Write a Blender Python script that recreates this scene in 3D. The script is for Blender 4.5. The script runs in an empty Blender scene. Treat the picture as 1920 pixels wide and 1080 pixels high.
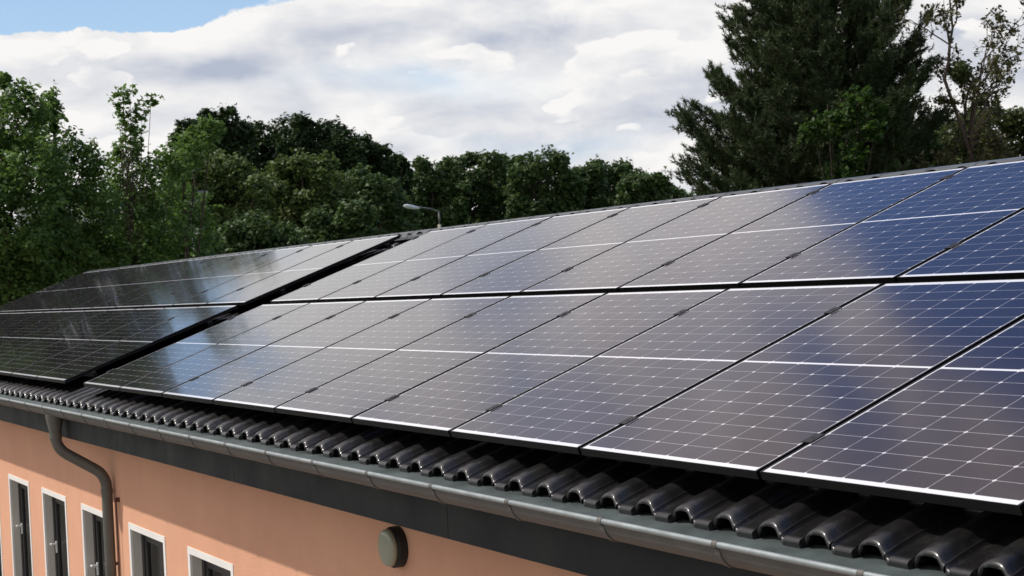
import bpy, math, random
import numpy as np
from mathutils import Vector, Matrix
S = bpy.context.scene
COL = S.collection
R = math.radians

# ------------------------------------------------------------------ camera
FPX = 2981.8
CAM = np.array([3.1120, -3.2243, 0.6698])
AX = np.array([[0.4797, 0.8760, -0.0501], [-0.0206, -0.0458, -0.9987], [-0.8772, 0.4801, -0.0039]])
for _i in (2, 0, 1):                       # orthonormalise
    pass
AX[2] /= np.linalg.norm(AX[2]); AX[0] -= AX[2] * (AX[0] @ AX[2]); AX[0] /= np.linalg.norm(AX[0]); AX[1] = np.cross(AX[2], AX[0])
cam = bpy.data.objects.new('camera', bpy.data.cameras.new('camera')); COL.objects.link(cam)
m = Matrix.Identity(4)
for i in range(3):
    m[i][0] = AX[0][i]; m[i][1] = -AX[1][i]; m[i][2] = -AX[2][i]; m[i][3] = CAM[i]
cam.matrix_world = m
cam.data.sensor_width = 36.0; cam.data.lens = 36.0 * FPX / 1920.0
cam.data.clip_start = 0.05; cam.data.clip_end = 3000
cam.data.dof.use_dof = True; cam.data.dof.focus_distance = 7.5; cam.data.dof.aperture_fstop = 11.0
S.camera = cam

def at(px, py, dist):
    """world point seen at target pixel px,py at a horizontal distance dist from the camera"""
    d = AX.T @ np.array([(px - 960) / FPX, (py - 540) / FPX, 1.0])
    return CAM + d * dist / math.hypot(d[0], d[1])

# ------------------------------------------------------------------ light
SUN_A, SUN_E = R(35), R(52.5)              # azimuth from the wall's normal towards -X, elevation
sd = Vector((-math.sin(SUN_A) * math.cos(SUN_E), -math.cos(SUN_A) * math.cos(SUN_E), math.sin(SUN_E)))
sun = bpy.data.objects.new('sun', bpy.data.lights.new('sun', 'SUN')); COL.objects.link(sun)
sun.data.energy = 3.3; sun.data.angle = R(0.8); sun.data.color = (1.0, 0.94, 0.86)
sun.rotation_euler = sd.to_track_quat('Z', 'Y').to_euler()

S.view_settings.view_transform = 'Standard'; S.view_settings.look = 'None'
S.view_settings.gamma = 1.0; S.view_settings.exposure = 0.0

class NT:
    def __init__(s, tree): s.t = tree; s.n = tree.nodes; s.l = tree.links
    def put(s, inp, v):
        if isinstance(v, bpy.types.NodeSocket): s.l.new(v, inp)
        elif v is not None:
            if isinstance(v, (int, float)) and hasattr(inp.default_value, '__len__'): v = [v] * len(inp.default_value)
            if hasattr(v, '__len__') and len(v) == 3 and len(inp.default_value) == 4: v = (*v, 1)
            inp.default_value = v
    def m(s, op, a, b=None, c=None, clamp=False):
        n = s.n.new('ShaderNodeMath'); n.operation = op; n.use_clamp = clamp
        s.put(n.inputs[0], a)
        if b is not None: s.put(n.inputs[1], b)
        if c is not None: s.put(n.inputs[2], c)
        return n.outputs[0]
    def xyz(s, x, y, z=0.0):
        n = s.n.new('ShaderNodeCombineXYZ')
        for i, v in enumerate((x, y, z)): s.put(n.inputs[i], v)
        return n.outputs[0]
    def sep(s, v):
        n = s.n.new('ShaderNodeSeparateXYZ'); s.l.new(v, n.inputs[0]); return n.outputs
    def mix(s, f, a, b):
        n = s.n.new('ShaderNodeMix'); n.data_type = 'RGBA'
        s.put(n.inputs[0], f); s.put(n.inputs[6], a); s.put(n.inputs[7], b); return n.outputs[2]
    def noise(s, vec, scale, detail=4, rough=.55, dist=0.0):
        n = s.n.new('ShaderNodeTexNoise'); n.inputs['Scale'].default_value = scale
        n.inputs['Detail'].default_value = detail; n.inputs['Roughness'].default_value = rough; n.inputs['Distortion'].default_value = dist
        if vec is not None: s.l.new(vec, n.inputs['Vector'])
        return n.outputs['Fac']
    def mr(s, v, a, b, c=0., d=1., smooth=False):
        n = s.n.new('ShaderNodeMapRange'); n.interpolation_type = 'SMOOTHSTEP' if smooth else 'LINEAR'
        s.put(n.inputs[0], v)
        for i, q in enumerate((a, b, c, d)): s.put(n.inputs[i + 1], q)
        return n.outputs[0]

world = bpy.data.worlds.new('World'); S.world = world; world.use_nodes = True
W = NT(world.node_tree); W.n.clear()
sky = W.n.new('ShaderNodeTexSky'); sky.sky_type = 'NISHITA'; sky.sun_disc = False
sky.sun_elevation = SUN_E; sky.sun_rotation = math.atan2(sd.x, sd.y)
sky.air_density = 1.0; sky.dust_density = 0.6; sky.ozone_density = 2.0
tc = W.n.new('ShaderNodeTexCoord')
dx, dy, dz = W.sep(tc.outputs['Generated'])
az = W.m('MULTIPLY', W.m('ARCTAN2', dy, W.m('MULTIPLY', dx, -1.0)), 57.2958)
el = W.m('MULTIPLY', W.m('ARCSINE', dz), 57.2958)
wn = W.n.new('ShaderNodeTexNoise'); wn.inputs['Scale'].default_value = 8.0; wn.inputs['Detail'].default_value = 7; wn.inputs['Roughness'].default_value = .58
W.l.new(tc.outputs['Generated'], wn.inputs['Vector'])
wr, wg, wb_ = W.sep(wn.outputs['Color'])
az0, el0 = az, el
az = W.m('ADD', az, W.m('MULTIPLY', W.m('SUBTRACT', wr, .5), 9.0))
el = W.m('ADD', el, W.m('MULTIPLY', W.m('SUBTRACT', wg, .5), 3.2))
def gauss(a0, e0, sa, se, amp=1.0):
    p = W.m('POWER', W.m('DIVIDE', W.m('SUBTRACT', az, a0), sa), 2.0)
    q = W.m('POWER', W.m('DIVIDE', W.m('SUBTRACT', el, e0), se), 2.0)
    return W.m('MULTIPLY', W.m('EXPONENT', W.m('MULTIPLY', W.m('ADD', p, q), -1.0)), amp)
def total(items):
    r = items[0]
    for i in items[1:]: r = W.m('ADD', r, i)
    return r
def voro(vec, sc):
    n = W.n.new('ShaderNodeTexVoronoi'); n.voronoi_dimensions = '2D'; n.feature = 'SMOOTH_F1'; n.inputs['Smoothness'].default_value = .5; n.inputs['Scale'].default_value = sc
    n.inputs['Detail'].default_value = 2; n.inputs['Roughness'].default_value = .5
    W.l.new(vec, n.inputs['Vector']); return n.outputs['Distance']
def warp(vec):
    n = W.n.new('ShaderNodeTexNoise'); n.inputs['Scale'].default_value = 1.8; n.inputs['Detail'].default_value = 3; W.l.new(vec, n.inputs['Vector'])
    a = W.n.new('ShaderNodeVectorMath'); a.operation = 'MULTIPLY_ADD'; a.inputs[1].default_value = (.55, .4, 0); W.l.new(n.outputs['Color'], a.inputs[0]); W.l.new(vec, a.inputs[2]); return a.outputs[0]
def cvec(off):
    return W.xyz(W.m('MULTIPLY', az0, 0.11), W.m('ADD', W.m('MULTIPLY', el0, 0.27), off), 3.7)
def field(off):
    v = warp(cvec(off)); return W.m('SUBTRACT', W.m('ADD', W.noise(v, .9, 8, .55, .2), W.m('MULTIPLY', W.m('SUBTRACT', W.noise(v, 6.0, 5, .55), .5), .16)), W.m('MULTIPLY', W.m('SUBTRACT', voro(v, 1.7), .30), .45))
n1 = field(0.0)
n2 = field(0.24)
f1 = field(7.3)
f2 = field(7.45)
front = W.mr(f1, .355, .405, 0.0, 1.0, True)
front = W.m('MULTIPLY', front, W.mr(W.m('SUBTRACT', f1, f2), -.07, .02, .25, 1.0, True))
litf = W.m('ADD', 0.98, W.m('ADD', W.m('MULTIPLY', W.m('SUBTRACT', f1, f2), 1.6), W.m('MULTIPLY', W.mr(f1, .42, .60), -.58)))
nb = W.noise(cvec(5.0), 0.55, 3, .5)
holes = total([gauss(14.5, 10.5, 5.0, .85, 1.9), gauss(11.8, 11.4, 2.0, 1.6, .9), gauss(22.5, 10.6, 3.5, .45, .4), gauss(35.0, 10.3, 4.5, .5, .4),
               gauss(14.2, 12.0, .5, 2.5, .5)])
edge = W.mr(W.m('SUBTRACT', az, W.m('MULTIPLY', W.m('SUBTRACT', el, 24.0), 0.12)), 33.0, 35.6, 0.0, 1.0, True)
edge = W.m('MULTIPLY', edge, W.mr(el, 13.5, 17.5, 0.0, 1.0, True))
dens = W.m('SUBTRACT', W.m('ADD', n1, 0.50), holes)
dens = W.mr(dens, 0.42, 0.54, 0.0, 1.0, True)
dens = W.m('MULTIPLY', dens, W.m('SUBTRACT', 1.0, edge, clamp=True))
thin = W.mr(W.noise(W.xyz(W.m('MULTIPLY', az0, 0.16), W.m('MULTIPLY', el0, 0.16), 1.3), 1.0, 4, .55), .47, .66, 0.0, .40, True)
thin = W.m('MULTIPLY', thin, W.m('SUBTRACT', 1.0, gauss(31.0, 20.5, 4.5, 3.2, .9), clamp=True))
thin = W.m('MAXIMUM', W.m('MULTIPLY', thin, W.mr(el0, 13.0, 17.0)), total([gauss(29.9, 27.5, 1.9, 3.6, .9), gauss(26.0, 7.3, 3.0, .5, .5), gauss(30, 4.9, 3, .5, .3)]))
dens = W.m('MULTIPLY', dens, W.m('SUBTRACT', 1.0, thin, clamp=True))
dens = W.m('MULTIPLY', dens, W.mr(el, 42.0, 70.0, 1.0, 0.45, True))
greys = total([gauss(19.8, 8.2, 3.2, .55, .62), gauss(15.0, 7.6, 3.0, .6, .3), gauss(30.0, 8.9, 2.6, .65, .85), gauss(29.5, 5.2, 5.0, .55, .5), gauss(23, 6.3, 4, .5, .3), gauss(36.0, 6.7, 3.0, .55, .5), gauss(46, 7.6, 3.0, .9, .5), gauss(24.0, 4.6, 3.0, .4, .3), gauss(22.5, 17.0, 3.2, 2.2, .45)])
lit = W.m('ADD', 0.82, W.m('MULTIPLY', W.m('SUBTRACT', n1, n2), 1.1))
lit = W.m('ADD', lit, W.m('MULTIPLY', W.m('SUBTRACT', nb, 0.5), 1.3))
lit = W.m('ADD', W.m('MULTIPLY', lit, W.m('SUBTRACT', 1.0, front)), W.m('MULTIPLY', litf, front))
lit = W.m('ADD', lit, W.m('MULTIPLY', W.m('SUBTRACT', W.noise(warp(cvec(2.0)), 7.0, 7, .6), .5), .5))
lit = W.m('SUBTRACT', lit, greys)
lit = W.m('SUBTRACT', W.m('ADD', lit, total([gauss(31.0, 21.5, 4.5, 4.0, .55), gauss(25.0, 23.0, 3.0, 3.5, .25), gauss(17.5, 13.8, 3.2, 3.0, .6)])), W.mr(el, 19.0, 29.0, 0.0, 0.54), clamp=True)
warm = W.mr(el, 14.0, 24.0)
cloud = W.mix(lit, W.mix(warm, (4.6, 5.1, 6.2), (4.8, 4.2, 4.35)), W.mix(warm, (9.5, 9.35, 9.2), (9.8, 9.1, 9.05)))
skyc = W.n.new('ShaderNodeMix'); skyc.data_type = 'RGBA'; skyc.blend_type = 'MULTIPLY'; skyc.inputs[0].default_value = 1.0
W.l.new(sky.outputs[0], skyc.inputs[6]); skyc.inputs[7].default_value = (0.84, 1.0, 1.32, 1)
bg = W.n.new('ShaderNodeBackground'); bg.inputs[1].default_value = 0.1
W.l.new(W.mix(dens, W.mix(W.mr(el0, 8.0, 20.0, .75, 0.0), skyc.outputs[2], (5.2, 7.2, 9.0)), cloud), bg.inputs[0])
wo = W.n.new('ShaderNodeOutputWorld'); W.l.new(bg.outputs[0], wo.inputs[0])

# ------------------------------------------------------------------ materials
def mat(name, base=(.5, .5, .5), rough=.5, metal=0., spec=.5, coat=0., coat_r=.1, vary=0., vscale=3., bump=0., bscale=60.):
    mm = bpy.data.materials.new(name); mm.use_nodes = True
    N = NT(mm.node_tree); b = N.n['Principled BSDF']
    b.inputs['Roughness'].default_value = rough; b.inputs['Metallic'].default_value = metal
    b.inputs['Specular IOR Level'].default_value = spec; b.inputs['Coat Weight'].default_value = coat; b.inputs['Coat Roughness'].default_value = coat_r
    tcn = N.n.new('ShaderNodeTexCoord').outputs['Object']
    if vary:
        f = N.mr(N.noise(tcn, vscale, 6, .6), .3, .7)
        N.put(b.inputs['Base Color'], N.mix(f, [c * (1 - vary) for c in base], [min(1, c * (1 + vary)) for c in base]))
        N.put(b.inputs['Roughness'], N.mr(f, 0, 1, max(.02, rough * .8), min(1, rough * 1.2)))
    else: N.put(b.inputs['Base Color'], base)
    if bump:
        bn = N.n.new('ShaderNodeBump'); bn.inputs['Strength'].default_value = bump; bn.inputs['Distance'].default_value = .003
        N.l.new(N.noise(tcn, bscale, 3), bn.inputs['Height']); N.l.new(bn.outputs[0], b.inputs['Normal'])
    return mm

M = {}
M['black_frame'] = mat('black_anodised', (.003, .003, .0035), .45, .0, .25)
M['clamp'] = mat('clamp_black', (.008, .008, .009), .5, .0)
M['rail'] = mat('aluminium', (.55, .56, .58), .35, .9, vary=.1)
M['cable'] = mat('cable_grey', (.35, .34, .35), .5)
M['tile'] = mat('glazed_tile', (.0045, .0042, .005), .42, 0, .5, coat=.42, coat_r=.20, vary=.35, vscale=7, bump=.08, bscale=25)
def tile_mat():
    mm = M['tile']; N = NT(mm.node_tree); b = N.n['Principled BSDF']; x, y, z = N.sep(N.n.new('ShaderNodeTexCoord').outputs['Object'])
    wn_ = N.n.new('ShaderNodeTexWhiteNoise'); N.l.new(N.xyz(N.m('FLOOR', N.m('DIVIDE', N.m('ADD', x, 24.583 - 0.0), .2427)), N.m('FLOOR', N.m('DIVIDE', y, .315)), 0.0), wn_.inputs['Vector'])
    tcn = N.n.new('ShaderNodeTexCoord').outputs['Object']
    dust = N.m('MULTIPLY', N.mr(N.noise(tcn, 38., 6, .7), .50, .74), N.mr(N.noise(tcn, 3.1, 3), .38, .66))
    base = N.mix(wn_.outputs['Value'], (.0018, .0017, .002), (.005, .0047, .005))
    N.put(b.inputs['Base Color'], N.mix(N.m('MULTIPLY', dust, .30), base, (.06, .055, .048)))
    N.put(b.inputs['Coat Roughness'], N.m('ADD', N.mr(dust, 0, 1, .09, .5), N.m('MULTIPLY', wn_.outputs['Value'], .06)))
tile_mat()
M['zinc'] = mat('zinc_sheet', (.10, .125, .122), .5, .35, vary=.22, vscale=5)
M['gutter'] = mat('zinc_gutter', (.135, .128, .118), .55, .3, vary=.22, vscale=6, bump=.12, bscale=12)
M['bead'] = mat('zinc_bead', (.34, .38, .385), .42, .55, vary=.15, vscale=9)
M['pipe'] = mat('weathered_pipe', (.135, .128, .112), .55, .2, vary=.2, vscale=5)
M['fascia'] = mat('slate_board', (.010, .0125, .014), .65, 0, .4, vary=.18, vscale=2.5)
M['render'] = mat('peach_render', (.77, .42, .262), .92, 0, .2, vary=.05, vscale=1.6, bump=.5, bscale=160)
def wall_mat():
    mm = M['render']; N = NT(mm.node_tree); b = N.n['Principled BSDF']; tcn = N.n.new('ShaderNodeTexCoord').outputs['Object']; x, y, z = N.sep(tcn)
    streak = N.noise(N.xyz(N.m('MULTIPLY', x, 5.0), 0.0, N.m('MULTIPLY', z, .5)), 1.0, 5, .6)
    blot = N.noise(tcn, 1.3, 6, .6); grain = N.noise(tcn, 55., 3, .6)
    f = N.m('ADD', N.m('MULTIPLY', streak, .18), N.m('ADD', N.m('MULTIPLY', blot, .62), N.m('MULTIPLY', grain, .2)))
    N.put(b.inputs['Base Color'], N.mix(N.mr(f, .38, .62), (.72, .385, .25), (.80, .44, .282)))
    bn = b.inputs['Normal'].links[0].from_node; bn.inputs['Strength'].default_value = .5; bn.inputs['Distance'].default_value = .006
    bn.inputs['Height'].links[0].from_node.inputs['Scale'].default_value = 70.
wall_mat()
M['trim'] = mat('white_trim', (.86, .85, .82), .7, vary=.04)
M['reveal'] = mat('shaded_reveal', (.62, .60, .54), .8, vary=.05)  # same white paint as the trim, with jamb shade put into the colour
M['sash'] = mat('dark_sash', (.028, .026, .027), .4)
M['handle'] = mat('white_handle', (.75, .75, .73), .35)
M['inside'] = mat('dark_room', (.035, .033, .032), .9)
M['curtain'] = mat('pale_curtain', (.42, .48, .45), .9)
M['copper'] = mat('copper_rod', (.11, .045, .03), .6, .2)
M['lens'] = mat('lamp_glass', (.33, .34, .24), .35, coat=.3)
M['lamp_body'] = mat('lamp_black', (.012, .012, .012), .6)
M['ridge'] = mat('ridge_metal', (.10, .115, .12), .38, .4, vary=.2, vscale=3)
M['bark'] = mat('bark', (.075, .055, .042), .9, vary=.4, vscale=9, bump=1, bscale=30)
M['bark_pale'] = mat('bark_pale', (.17, .13, .11), .9, vary=.3, vscale=9)
M['grass'] = mat('grass', (.05, .085, .025), .95, 0, .1, vary=.4, vscale=.8)
M['bounce_yard'] = mat('bounce_paving', (.22, .20, .18), .9, 0, .2, vary=.2, vscale=1.5)
M['pale_wall'] = mat('pale_wall', (.68, .68, .66), .9, vary=.05)
M['grey_roof'] = mat('grey_roof', (.16, .17, .18), .8, vary=.15)
M['concrete'] = mat('concrete_pole', (.36, .35, .27), .85, vary=.15, vscale=6)
M['galv'] = mat('galvanised', (.22, .22, .21), .5, .5)
M['lamp_white'] = mat('lamp_white', (.80, .84, .84), .3)

def glass_mat():
    mm = bpy.data.materials.new('window_glass'); mm.use_nodes = True
    N = NT(mm.node_tree); N.n.clear(); o = N.n.new('ShaderNodeOutputMaterial')
    fr = N.n.new('ShaderNodeFresnel'); fr.inputs[0].default_value = 1.45
    t = N.n.new('ShaderNodeBsdfTransparent'); t.inputs[0].default_value = (.75, .8, .78, 1)
    g = N.n.new('ShaderNodeBsdfGlossy'); g.inputs['Roughness'].default_value = .03
    x = N.n.new('ShaderNodeMixShader'); N.l.new(fr.outputs[0], x.inputs[0]); N.l.new(t.outputs[0], x.inputs[1]); N.l.new(g.outputs[0], x.inputs[2])
    N.l.new(x.outputs[0], o.inputs[0]); return mm
M['glass'] = glass_mat()

PW, PL = 1.134, 1.722
def cell_mat():
    mm = bpy.data.materials.new('solar_cells'); mm.use_nodes = True
    N = NT(mm.node_tree); b = N.n['Principled BSDF']
    tcn = N.n.new('ShaderNodeTexCoord').outputs['Object']; x, y, z = N.sep(tcn)
    mx, my, px_, py_ = .0165, .0285, .1838, .09172
    x1 = N.m('SUBTRACT', x, mx)
    ym = N.m('ABSOLUTE', N.m('SUBTRACT', y, PL / 2))              # mirrored about the middle strip
    y1 = N.m('SUBTRACT', ym, .0065)
    def dist(v, p):                                                # distance to nearest grid line
        f = N.m('FRACT', N.m('ADD', N.m('DIVIDE', v, p), 0.5))
        return N.m('MULTIPLY', N.m('ABSOLUTE', N.m('SUBTRACT', f, 0.5)), p)
    dxl, dyl = dist(x1, px_), dist(y1, py_)
    g1 = N.m('LESS_THAN', dxl, .0012); g2 = N.m('LESS_THAN', dyl, .0011)
    dia = N.m('LESS_THAN', N.m('ADD', dxl, dyl), .0092)
    g = N.m('MAXIMUM', N.m('MAXIMUM', g1, g2), dia)
    out = N.m('MAXIMUM', N.m('LESS_THAN', x1, 0.0), N.m('GREATER_THAN', x1, px_ * 6))
    out = N.m('MAXIMUM', out, N.m('MAXIMUM', N.m('LESS_THAN', y1, 0.0), N.m('GREATER_THAN', y1, py_ * 9)))
    rnd = N.n.new('ShaderNodeTexWhiteNoise'); rnd.noise_dimensions = '3D'
    oi = N.n.new('ShaderNodeObjectInfo')
    N.l.new(N.xyz(N.m('FLOOR', N.m('DIVIDE', x1, px_)), N.m('FLOOR', N.m('DIVIDE', N.m('SUBTRACT', y, PL / 2), py_)), N.m('MULTIPLY', oi.outputs['Random'], 50.)), rnd.inputs['Vector'])
    bus = N.m('LESS_THAN', dist(N.m('ADD', x1, .0092), .01838), .00022)
    cell = N.mix(rnd.outputs['Value'], (.0105, .0065, .0155), (.0135, .0080, .0165))
    cell = N.mix(N.m('MULTIPLY', bus, .16), cell, (.35, .35, .38))
    line = N.mix(dia, N.mix(g, cell, (.40, .40, .44)), (.64, .63, .66))
    low = N.mr(y, .0, .10, .03, 0.0)
    dust = N.m('ADD', N.mr(N.noise(tcn, 2.2, 5, .6), .35, .8, 0., .010), N.m('MULTIPLY', low, N.mr(N.noise(tcn, 14., 5, .6), .35, .7)))
    spot = N.m('MULTIPLY', N.mr(N.noise(tcn, 9., 2, .5), .74, .78), .25)
    dust = N.m('MAXIMUM', dust, spot)
    base = N.mix(N.m('ADD', out, 0.0, clamp=True), line, (.80, .81, .83))  # white backsheet margin, widened at the ends to paint the lip's sky reflection
    base = N.mix(dust, base, (.4, .38, .35))
    N.put(b.inputs['Base Color'], base)
    N.put(b.inputs['Roughness'], .6); b.inputs['Specular IOR Level'].default_value = 0.0
    b.inputs['Coat Weight'].default_value = 1.0; b.inputs['Coat IOR'].default_value = 1.56
    N.put(b.inputs['Coat Roughness'], N.mr(N.noise(tcn, 3.0, 4), .3, .7, .075, .115))
    return mm
M['cells'] = cell_mat()

def leaf_mat(name, c1, c2, trans=.3, rough=.5, fac=.5):
    mm = bpy.data.materials.new(name); mm.use_nodes = True
    N = NT(mm.node_tree); b = N.n['Principled BSDF']; o = N.n['Material Output']
    a = N.n.new('ShaderNodeAttribute'); a.attribute_name = 'tint'
    c = N.mix(a.outputs['Fac'], c1, c2)
    N.put(b.inputs['Base Color'], c); b.inputs['Roughness'].default_value = rough; b.inputs['Specular IOR Level'].default_value = .3
    t = N.n.new('ShaderNodeBsdfTranslucent'); N.l.new(N.mix(.5, c, (c2[0] * 1.5, c2[1] * 1.6, c2[2])), t.inputs[0])
    x = N.n.new('ShaderNodeMixShader'); x.inputs[0].default_value = trans
    N.l.new(b.outputs[0], x.inputs[1]); N.l.new(t.outputs[0], x.inputs[2]); N.l.new(x.outputs[0], o.inputs[0]); return mm
M['leaf_left'] = leaf_mat('leaf_fresh', (0.059, 0.118, 0.032), (0.168, 0.268, 0.070), .35)
M['leaf_oak'] = leaf_mat('leaf_oak', (0.023, 0.046, 0.017), (0.049, 0.084, 0.029), .2)
M['leaf_mid'] = leaf_mat('leaf_mid', (0.068, 0.113, 0.034), (0.147, 0.198, 0.064), .25)
M['leaf_row'] = leaf_mat('leaf_row', (0.049, 0.091, 0.033), (0.105, 0.159, 0.056), .25)
M['leaf_vine'] = leaf_mat('leaf_vine', (.026, .055, .012), (.062, .115, .024), .4)
M['leaf_brown'] = leaf_mat('leaf_brown', (0.065, 0.055, 0.029), (0.123, 0.123, 0.051), .3)
M['leaf_olive'] = leaf_mat('leaf_olive', (0.051, 0.072, 0.026), (0.109, 0.138, 0.051), .3)
M['needle'] = leaf_mat('needles', (0.036, 0.060, 0.026), (0.081, 0.114, 0.044), .12)

# ------------------------------------------------------------------ object helpers
def props(o, label=None, cat=None, group=None, kind=None):
    if label: o['label'] = label
    if cat: o['category'] = cat
    if group: o['group'] = group
    if kind: o['kind'] = kind
    return o
def empty(name, loc=(0, 0, 0), **k):
    o = bpy.data.objects.new(name, None); COL.objects.link(o); o.location = loc; o.empty_display_size = .2
    return props(o, **k)
def link(name, me, material, parent=None, smooth=False, **k):
    o = bpy.data.objects.new(name, me); COL.objects.link(o)
    if material is not None and not me.materials: me.materials.append(material)
    if parent is not None: o.parent = parent
    if smooth: me.polygons.foreach_set('use_smooth', [True] * len(me.polygons))
    return props(o, **k)
class MB:
    def __init__(s): s.v = []; s.f = []
    def add(s, v, f):
        o = len(s.v); s.v += [tuple(p) for p in v]; s.f += [tuple(i + o for i in q) for q in f]; return s
    def box(s, a, b):
        x0, y0, z0 = a; x1, y1, z1 = b
        return s.add([(x0, y0, z0), (x1, y0, z0), (x1, y1, z0), (x0, y1, z0), (x0, y0, z1), (x1, y0, z1), (x1, y1, z1), (x0, y1, z1)],
                     [(0, 3, 2, 1), (4, 5, 6, 7), (0, 1, 5, 4), (1, 2, 6, 5), (2, 3, 7, 6), (3, 0, 4, 7)])
    def tube(s, pts, radii, n=8, caps=True):
        pts = [Vector(p) for p in pts]
        if isinstance(radii, (int, float)): radii = [radii] * len(pts)
        rings = []; up = None
        for i, p in enumerate(pts):
            t = (pts[min(i + 1, len(pts) - 1)] - pts[max(i - 1, 0)]).normalized()
            if up is None: up = Vector((0, 0, 1)) if abs(t.z) < .9 else Vector((1, 0, 0))
            a = t.cross(up).normalized(); c = a.cross(t).normalized(); up = c
            rings.append([p + (a * math.cos(2 * math.pi * k / n) + c * math.sin(2 * math.pi * k / n)) * radii[i] for k in range(n)])
        v = [q for r in rings for q in r]; f = []
        for i in range(len(pts) - 1):
            for k in range(n):
                k2 = (k + 1) % n; f.append((i * n + k, i * n + k2, (i + 1) * n + k2, (i + 1) * n + k))
        if caps: f.append(tuple(range(n))[::-1]); f.append(tuple((len(pts) - 1) * n + k for k in range(n)))
        return s.add(v, f)
    def extrude_x(s, prof, x0, x1, closed=False):
        n = len(prof); v = [(x0, y, z) for y, z in prof] + [(x1, y, z) for y, z in prof]
        f = [(i, (i + 1) % n, n + (i + 1) % n, n + i) for i in range(n if closed else n - 1)]
        if closed: f += [tuple(range(n))[::-1], tuple(range(n, 2 * n))]
        return s.add(v, f)
    def mesh(s, name):
        me = bpy.data.meshes.new(name); me.from_pydata(s.v, [], s.f); me.update(); return me
    def build(s, name, material, parent=None, smooth=False, bevel=0, **k):
        o = link(name, s.mesh(name), material, parent, smooth, **k)
        if bevel:
            bm_ = o.modifiers.new('bevel', 'BEVEL'); bm_.width = bevel; bm_.segments = 2; bm_.limit_method = 'ANGLE'
        return o
def np_mesh(name, verts, nper, tint=None):
    """mesh of separate faces, nper vertices each"""
    me = bpy.data.meshes.new(name); nv = len(verts); nf = nv // nper
    me.vertices.add(nv); me.vertices.foreach_set('co', np.ascontiguousarray(verts, dtype=np.float32).ravel())
    me.loops.add(nv); me.loops.foreach_set('vertex_index', np.arange(nv, dtype=np.int32))
    me.polygons.add(nf); me.polygons.foreach_set('loop_start', np.arange(0, nv, nper, dtype=np.int32)); me.polygons.foreach_set('loop_total', np.full(nf, nper, dtype=np.int32))
    if tint is not None:
        at_ = me.attributes.new('tint', 'FLOAT', 'FACE'); at_.data.foreach_set('value', np.ascontiguousarray(tint, dtype=np.float32))
    me.update(); me.validate(); return me

TH = 0.34358                                # roof pitch
CT, ST = math.cos(TH), math.sin(TH)
def rp(x, v, h):                            # roof coordinates: along eaves, up the slope, above panel plane
    return (x, v * CT - h * ST, v * ST + h * CT)
GROUND = -3.6
XL, XR = -24.45, 9.0
VR = 3.76                                   # slope length to ridge
RY = VR * CT + .17 * ST; RZ = VR * ST - .17 * CT

# ------------------------------------------------------------------ ground
g = MB(); g.add([(-900, -900, GROUND), (900, -900, GROUND), (900, 900, GROUND), (-900, 900, GROUND)], [(0, 1, 2, 3)])
g.build('ground', M['grass'], kind='structure')
g = MB(); g.add([(-32, -14, GROUND + .004), (14, -14, GROUND + .004), (14, .3, GROUND + .004), (-32, .3, GROUND + .004)], [(0, 1, 2, 3)])
g.build('bounce_yard', M['bounce_yard'], kind='structure')  # unseen paving, added to bounce neutral light onto the wall and gutter

# ------------------------------------------------------------------ building
WY = .33; WB = 2 * RY - WY
house = empty('building', (-8, 3.6, GROUND), label='long low peach rendered building with black tiled roof under the solar panels', cat='building')
house_loc = Vector(house.location)
def hp(o, parent=None):                     # child of the building built in world coordinates
    o.parent = house if parent is None else parent
    o.matrix_parent_inverse = Matrix.Translation(-house_loc) if parent is None else Matrix.Identity(4)
    return o
wins = [(-17.14, -16.065), (-15.455, -14.375), (-13.745, -12.67), (-12.055, -10.98), (-10.385, -9.31), (-8.71, -7.65), (-7.02, -5.95), (-5.33, -4.26), (-3.64, -2.57), (-1.95, -.88), (-.26, .81), (1.43, 2.5)]
WT, WBOT = -1.213, -2.65
w = MB()
SOF = -.495
w.add([(XL + .25, WY, WT), (XR - .2, WY, WT), (XR - .2, WY, SOF + .05), (XL + .25, WY, SOF + .05)], [(0, 1, 2, 3)])
w.add([(XL + .25, WY, GROUND), (XR - .2, WY, GROUND), (XR - .2, WY, WBOT), (XL + .25, WY, WBOT)], [(0, 1, 2, 3)])
xs = [XL + .25] + [q for a in wins for q in a] + [XR - .2]
for i in range(0, len(xs), 2):
    w.add([(xs[i], WY, WBOT), (xs[i + 1], WY, WBOT), (xs[i + 1], WY, WT), (xs[i], WY, WT)], [(0, 1, 2, 3)])
for X in (XL + .25, XR - .2):               # gables
    w.add([(X, WY, GROUND), (X, WB, GROUND), (X, WB, SOF + .05), (X, RY, RZ - .08), (X, WY, SOF + .05)], [(0, 1, 2, 3, 4)])
w.add([(XL + .25, WB, GROUND), (XR - .2, WB, GROUND), (XR - .2, WB, SOF + .05), (XL + .25, WB, SOF + .05)], [(0, 1, 2, 3)])
hp(w.build('wall', M['render']))
f = MB(); fx = XL
while fx < XR: f.box((fx, -.030, SOF), (min(XR, fx + 2.998), -.006, -.235)); fx += 3.0
hp(f.build('fascia', M['fascia'], bevel=.003))
f = MB(); f.box((XL, -.005, SOF + .012), (XR, WY + .02, SOF + .03)); hp(f.build('soffit', M['fascia']))

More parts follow.
